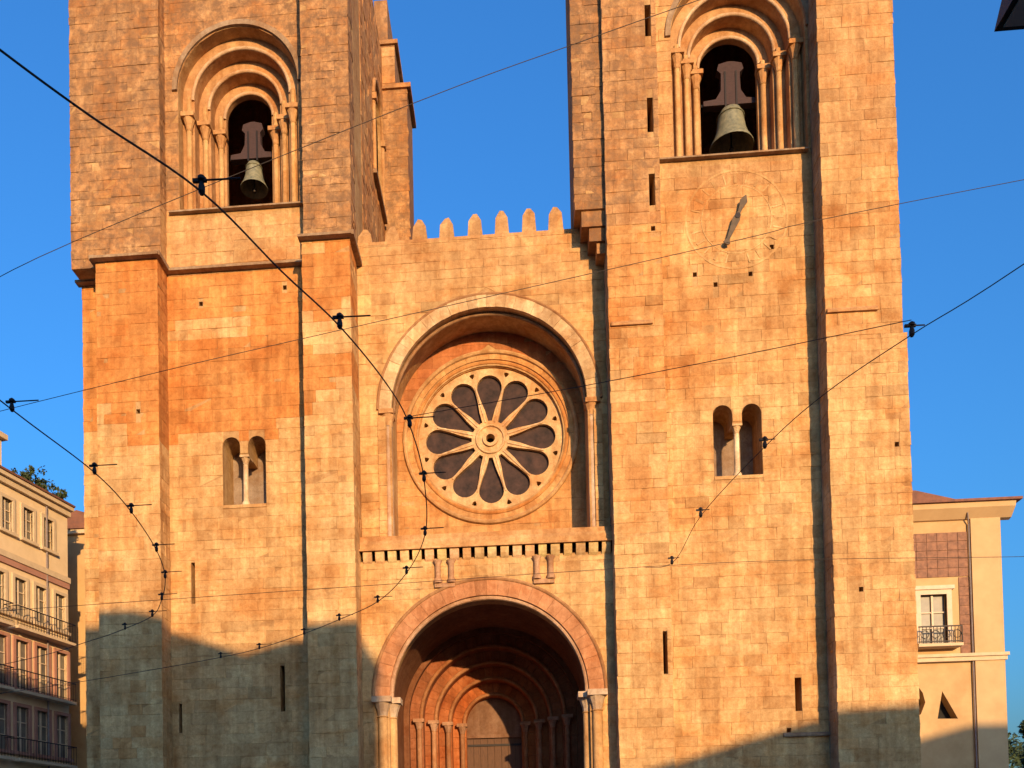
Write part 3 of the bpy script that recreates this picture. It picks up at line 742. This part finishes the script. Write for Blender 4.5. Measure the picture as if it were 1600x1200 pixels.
# ------------------------------------------------------------------ houses on the left street
def xwall_window(root, X, y0, y1, z0, z1, frame='trim', arch=False, shutters=False, inner='window_glass'):
    f = MB(); t = .14
    f.box(X-.1, X+.07, y0-t, y0, z0, z1+t); f.box(X-.1, X+.07, y1, y1+t, z0, z1+t); f.box(X-.1, X+.07, y0, y1, z1, z1+t); f.box(X-.1, X+.16, y0-t-.06, y1+t+.06, z0-.13, z0)
    f = f.build('window', frame, root)
    MB().box(X-.16, X-.13, y0, y1, z0, z1).build('pane', inner, f)
    k = MB(); ym = (y0+y1)/2; k.box(X-.13, X-.07, ym-.035, ym+.035, z0, z1)
    for q in (1, 2): k.box(X-.13, X-.08, y0, y1, z0+(z1-z0)*q/3-.02, z0+(z1-z0)*q/3+.02)
    k.build('glazing_bar', 'frame_white', f)
    if shutters:
        for yy in (y0-t-.5, y1+t+.02): MB().box(X+.02, X+.08, yy, yy+.48, z0, z1).build('shutter', 'shutter', f)
X = -20.0
hl = thing('town_house', 'tall balconied house receding along the street left of the church', 'house', (X, 8.4, 0))
wins = []                                                   # t runs from the far corner toward the viewer
for zz0, zz1, t0, wd in ((15.6, 16.95, .96, .58), (12.2, 13.8, .22, .64), (9.15, 11.2, .12, .72), (6.5, 8.4, .12, .72)):
    for i in range(6): wins.append((8.4-(t0+i*1.19)-wd, 8.4-(t0+i*1.19), zz0, zz1))
MB().wall([(0, 0), (8.4, 0), (8.4, 17.75), (0, 17.75)], [rect_poly(*q) for q in wins], X, X-.4, plane='x').build('wall', 'plaster_house', hl)
MB().box(X-8, X-.42, 0, 8.4, 0, 17.7).build('wall', 'plaster_house', hl)
for q in wins: xwall_window(hl, X, *q, 'trim' if q[2] > 12 else 'plaster_pink')
MB().box(X-.3, X+.30, 0, 8.5, 17.752, 17.92).build('cornice', 'trim', hl); MB().box(X-.3, X+.16, 0, 8.45, 17.5, 17.75).build('cornice', 'trim', hl)
MB().box(X-.05, X+.14, 0, 8.42, 14.45, 14.7).build('string_band', 'trim', hl); MB().box(X-.05, X+.09, 0, 8.41, 14.2, 14.448).build('string_band', 'plaster_pink', hl)
k = MB(); k.prism([(X+.36, 17.925), (X+.38, 18.0), (X-4, 18.5), (X-8, 18.0), (X-8, 17.925)], 0, 8.5); k.build('roof', 'roof_tile', hl)
for zz in (11.55, 8.9, 6.05):
    for (ya, yb) in ((.2, 4.6), (4.85, 8.3)):
        bl = MB().box(X, X+.5, ya, yb, zz, zz+.12).build('balcony', 'trim', hl)
        k = MB(); k.box(X+.45, X+.48, ya, yb, zz+.92, zz+.96); k.box(X+.455, X+.475, ya, yb, zz+.2, zz+.22)
        nn = int((yb-ya)/.16)
        for i in range(nn+1): k.box(X+.458, X+.472, ya+i*(yb-ya-.03)/nn, ya+i*(yb-ya-.03)/nn+.014, zz+.12, zz+.92)
        for q in (ya, yb-.03): k.box(X, X+.45, q, q+.02, zz+.92, zz+.95)
        k.build('railing', 'iron', bl)
MB().tube([(X+.08, 7.0, 0), (X+.08, 7.0, 17.45)], .04, 8).build('drainpipe', 'shutter', hl)
MB().box(X-3.5, X-.3, 2.7, 4.85, 18.0, 19.5).build('attic', 'plaster_house', hl)
MB().box(X-3.6, X-.1, 2.5, 5.0, 19.5, 19.72).build('attic_roof', 'trim', hl)
hl.rotation_euler.z = R(-12)
h2 = thing('town_house', 'narrow sunlit yellow house closing the gap left of the church', 'house', (-22, 14, 0))
k = MB(); k.wall(rect_poly(-23.5, -18.5, 0, 17.9), [rect_poly(-19.9, -19.1, 13.6, 15.4), rect_poly(-19.9, -19.1, 9.6, 11.6)], 11.5, 12.0); k.build('wall', 'plaster_yellow', h2)
MB().box(-23.5, -18.5, 12.0, 18, 0, 17.85).build('wall', 'plaster_yellow', h2)
MB().box(-23.7, -18.3, 11.3, 18.2, 17.9, 18.1).build('cornice', 'trim', h2)
k = MB(); k.prism([(-23.8, 18.1), (-18.2, 18.1), (-21, 19.0)], 11.2, 18.2); k.build('roof', 'roof_tile', h2)

# foliage helper: leaf-sized faces through the volume
def leaves(center, rad, n_, size, squash=1.0, seed=1):
    rg = random.Random(seed); mb = MB()
    clumps = [(Vector((rg.gauss(0, .5), rg.gauss(0, .5), rg.gauss(0, .45)*squash))*rad, rg.uniform(.25, .5)*rad) for _ in range(14)]
    for i in range(n_):
        cc, cr = rg.choice(clumps)
        d = Vector((rg.gauss(0, 1), rg.gauss(0, 1), rg.gauss(0, 1))).normalized()*cr*rg.uniform(.4, 1.0)
        p = Vector(center)+cc+d
        a = Vector((rg.gauss(0, 1), rg.gauss(0, 1), rg.gauss(0, 1))).normalized(); b_ = a.orthogonal().normalized(); s = size*rg.uniform(.6, 1.3)
        mb.add([p-a*s, p+b_*s*.45, p+a*s, p-b_*s*.45], [(0, 1, 2, 3)])
    return mb
for i, (yy, rad, lab) in enumerate(((6.2, .42, 'small dark shrub on the house roof, nearest the left picture edge'), (7.1, .55, 'largest dark shrub on the roof of the balconied house'), (8.0, .4, 'small dark shrub on the roof end nearest the church'))):
    tt = 8.4-yy; sx, sy = X-.25*math.cos(R(12))-tt*math.sin(R(12)), 8.4-tt*math.cos(R(12))+.05
    t = thing('roof_shrub', lab, 'shrub', (sx, sy, 17.95), 'shrubs on the house roof')
    leaves((sx, sy, 18.1+rad*.7), rad, 380, .085, .7, 30+i).build('crown', 'leaf', t)
    MB().tube([(sx, sy, 18.1), (sx+.03, sy+.05, 18.2+rad*.7)], .03, 6).build('trunk', 'bark', t)
    MB().lathe(sx, sy, [(.14, 17.95), (.18, 18.2)], 10).build('pot', 'roof_tile', t)
# tree in the right corner
t = thing('tree', 'dark leafy tree at the lower right beyond the yellow house', 'tree', (30.6, 22, 0))
k = MB()
k.tube([(30.6, 22, 0), (30.7, 22, 2), (30.5, 22.1, 4.2), (30.3, 22.2, 6.5)], .22, 8)
for a in range(6):
    k.tube([(30.5, 22.1, 3.6+a*.4), (30.5+1.5*math.cos(a*1.1), 22.1+1.5*math.sin(a*1.1), 5.6+a*.4)], .08, 6)
k.build('trunk', 'bark', t)
leaves((29.9, 22, 6.9), 2.9, 14000, .17, .85, 77).build('crown', 'leaf', t)

# ------------------------------------------------------------------ overhead tram wires
def smooth(pts, k_=6):
    P_ = [Vector(p) for p in pts]; out = []
    for i in range(len(P_)-1):
        a = P_[max(i-1, 0)]; b_ = P_[i]; c = P_[i+1]; d = P_[min(i+2, len(P_)-1)]
        for j in range(k_):
            t = j/k_
            out.append(.5*((2*b_)+(c-a)*t+(2*a-5*b_+4*c-d)*t*t+(3*b_-a-3*c+d)*t*t*t))
    out.append(P_[-1]); return out
def contact(label, pts, hang, rad=.007, arm=.26):
    t = thing('contact_wire', label, 'tram wire', pts[0], 'tram contact wires')
    MB().tube(smooth(pts), rad, 6).build('wire', 'wire_black', t, True)
    for (x, y, z) in hang:
        d = math.hypot(x, y+30)
        k = MB(); k.lathe(x, y, [(.012, z-.02), (.024, z), (.024, z+.03), (.013, z+.07), (.028, z+.08), (.028, z+.10), (.01, z+.115)], 8)
        k.box(x-.06, x+.035, y-.011, y+.011, z+.068, z+.09)
        hg = k.build('hanger', 'iron', t)
        MB().tube([(x, y, z+.08), (x+arm, y+.02, z+.09)], .006, 6).build('arm', 'iron', hg)
Z = 6.2
w1 = [(-3.0, -25.9), (-2.74, -25.42), (-2.45, -24.95), (-2.01, -24.31), (-1.69, -23.47), (-1.39, -22.74), (-1.13, -21.8), (-1.01, -20.98), (-1.0, -19.65), (-1.17, -17.9), (-1.63, -16.29), (-2.32, -14.82), (-3.21, -13.78), (-4.1, -12.87), (-5.31, -11.82), (-6.37, -11.15), (-8.28, -10.2), (-11.94, -8.59), (-19, -6)]
w2 = [(-5.0, -23.8), (-4.86, -21.73), (-4.73, -20.29), (-4.81, -19.14), (-5.06, -17.75), (-5.41, -16.58), (-5.92, -15.47), (-6.49, -14.51), (-7.35, -13.74), (-8.35, -13.0), (-10.97, -11.38), (-18, -8.2)]
w3 = [(5.2, -25.8), (4.01, -22.99), (3.55, -22.11), (3.13, -21.17), (2.85, -20.07), (2.55, -18.11), (2.5, -16.21), (2.52, -13.0)]
z3 = lambda w: [(x, y, Z) for x, y in w]
contact('thick dark tram wire sweeping from the upper left past the rose window', z3(w1), z3([w1[i] for i in (3, 5, 7, 8, 9, 10, 11, 12, 13, 14, 15)]))
contact('tram wire curving along the left tower with small hangers', z3(w2), z3([w2[i] for i in (1, 2, 3, 4, 5, 6, 7, 8)]))
contact('thin tram wire slanting over the right tower toward the sky', z3(w3[:-1])+[(2.5, -13.0, 7.2)], z3([w3[i] for i in (2, 4, 5, 6)]), .0045, .12)
def span(label, pts, rad=.008, k_=5):
    tag(MB().tube(smooth(pts, k_), rad, 6).build('span_wire', 'wire_black', None, True), label, 'cable', 'span wires over the square')
span('cable rising from the left sky across both belfries', [(-14, -14, 11.1), (-10.65, -14, 12.53), (-8.09, -14, 13.6), (-1.56, -14, 15.75), (1.41, -14, 16.61), (3.55, -14, 17.2), (8, -14, 18.4)], .0065)
span('long cable crossing the dial and leaving to the right sky', [(-16, -12, 10.35), (-11.99, -12, 11.25), (-7.45, -12, 12.1), (-4.28, -12, 12.64), (4.58, -12, 14.09), (6.11, -12, 14.38), (10.35, -12, 14.95), (18, -12, 15.9)], .0065)
span('short cable from the right tower edge over to the rose window wire', [(3.55, -22.11, 6.33), (2.2, -21.75, 6.31), (.6, -21.36, 6.29), (-.98, -20.98, 6.30)], .0035)
span('level cable low across the right tower and portal', [(24, -13, 6.75), (10.66, -13, 7.06), (5.88, -13, 7.2), (2.5, -13, 7.2), (-2.47, -13, 7.07), (-6.96, -13, 6.95), (-20, -13, 6.6)], .005)

# street lamp whose hood shows in the top right corner
t = thing('street_lamp', 'black street lamp hood cut off by the top right corner', 'street lamp', (4.9, -24, 0))
k = MB(); xc, yc, zb = 3.665, -24, 7.35; 
def frustum(mb, s0, s1, z0, z1):
    v = [(xc+a*s0, yc+b_*s0, z0) for a, b_ in ((-1, -1), (1, -1), (1, 1), (-1, 1))]+[(xc+a*s1, yc+b_*s1, z1) for a, b_ in ((-1, -1), (1, -1), (1, 1), (-1, 1))]
    mb.add(v, [(3, 2, 1, 0), (4, 5, 6, 7)]+[(i, (i+1) % 4, 4+(i+1) % 4, 4+i) for i in range(4)])
frustum(k, .24, .19, zb, zb+.25); frustum(k, .19, .07, zb+.25, zb+.38)
k.build('hood', 'iron', t)
k = MB(); frustum(k, .2, .2, zb-.010, zb-.002); k.build('diffuser', 'lamp_glass', t)
MB().tube([(xc, yc, zb+.36), (xc+.2, yc, zb+.6), (4.9, -24, zb+.5)], .035, 8).build('arm', 'iron', t)
MB().tube([(4.9, -24, 0), (4.9, -24, 4), (4.9, -24, zb+.7)], .07, 10).build('pole', 'iron', t)

# ------------------------------------------------------------------ houses behind the viewpoint: they cast the evening shade on the church foot
def caster(label, prof, x0, x1, y1=-46, y0=-58):
    t = thing('town_house', label, 'house', ((x0+x1)/2, -52, 0))
    zw = min(p[1] for p in prof)-.35
    holes = []; nw = max(2, int((x1-x0)/3.2)); zf = 1.2
    while zf+3 < zw:
        for i in range(nw):
            xm = x0+(i+.5)*(x1-x0)/nw; holes.append(rect_poly(xm-.55, xm+.55, zf, zf+1.9))
        zf += 3.3
    MB().wall(rect_poly(x0, x1, 0, zw), holes, y1, y1-.4).build('wall', 'house_plaster', t)
    MB().box(x0, x1, y0, y1-.45, 0, zw).build('wall', 'house_plaster', t)
    MB().prism([(x0-.05, zw), (x1+.05, zw)]+list(reversed(prof)), y0, y1+.15).build('roof', 'roof_tile', t)
    for hp in holes:
        f = MB().box(hp[0][0], hp[1][0], y1-.25, y1-.2, hp[0][1], hp[2][1]).build('window', 'window_glass', t)
        xm = (hp[0][0]+hp[1][0])/2; MB().box(xm-.04, xm+.04, y1-.2, y1-.15, hp[0][1], hp[2][1]).build('glazing_bar', 'frame_white', f)
    return t
caster('long shaded house behind the viewpoint facing the square', [(-24, 19.4), (3.4, 19.25), (4.4, 19.0), (7.4, 17.95)], -24, 7.4)
caster('lower gabled house behind the viewpoint at the street corner', [(7.5, 17.95), (9.0, 18.35), (11.6, 18.4), (12.3, 17.2)], 7.5, 12.3)
caster('house behind the viewpoint on the far side of the sunlit street', [(21.6, 13.3), (23.5, 13.9), (27.2, 14.95), (33.5, 15.2)], 21.6, 33.5)
caster('tallest house behind the viewpoint at the right end of the row', [(33.6, 15.6), (35.5, 16.1), (38.5, 16.9), (50, 16.6)], 33.6, 50)
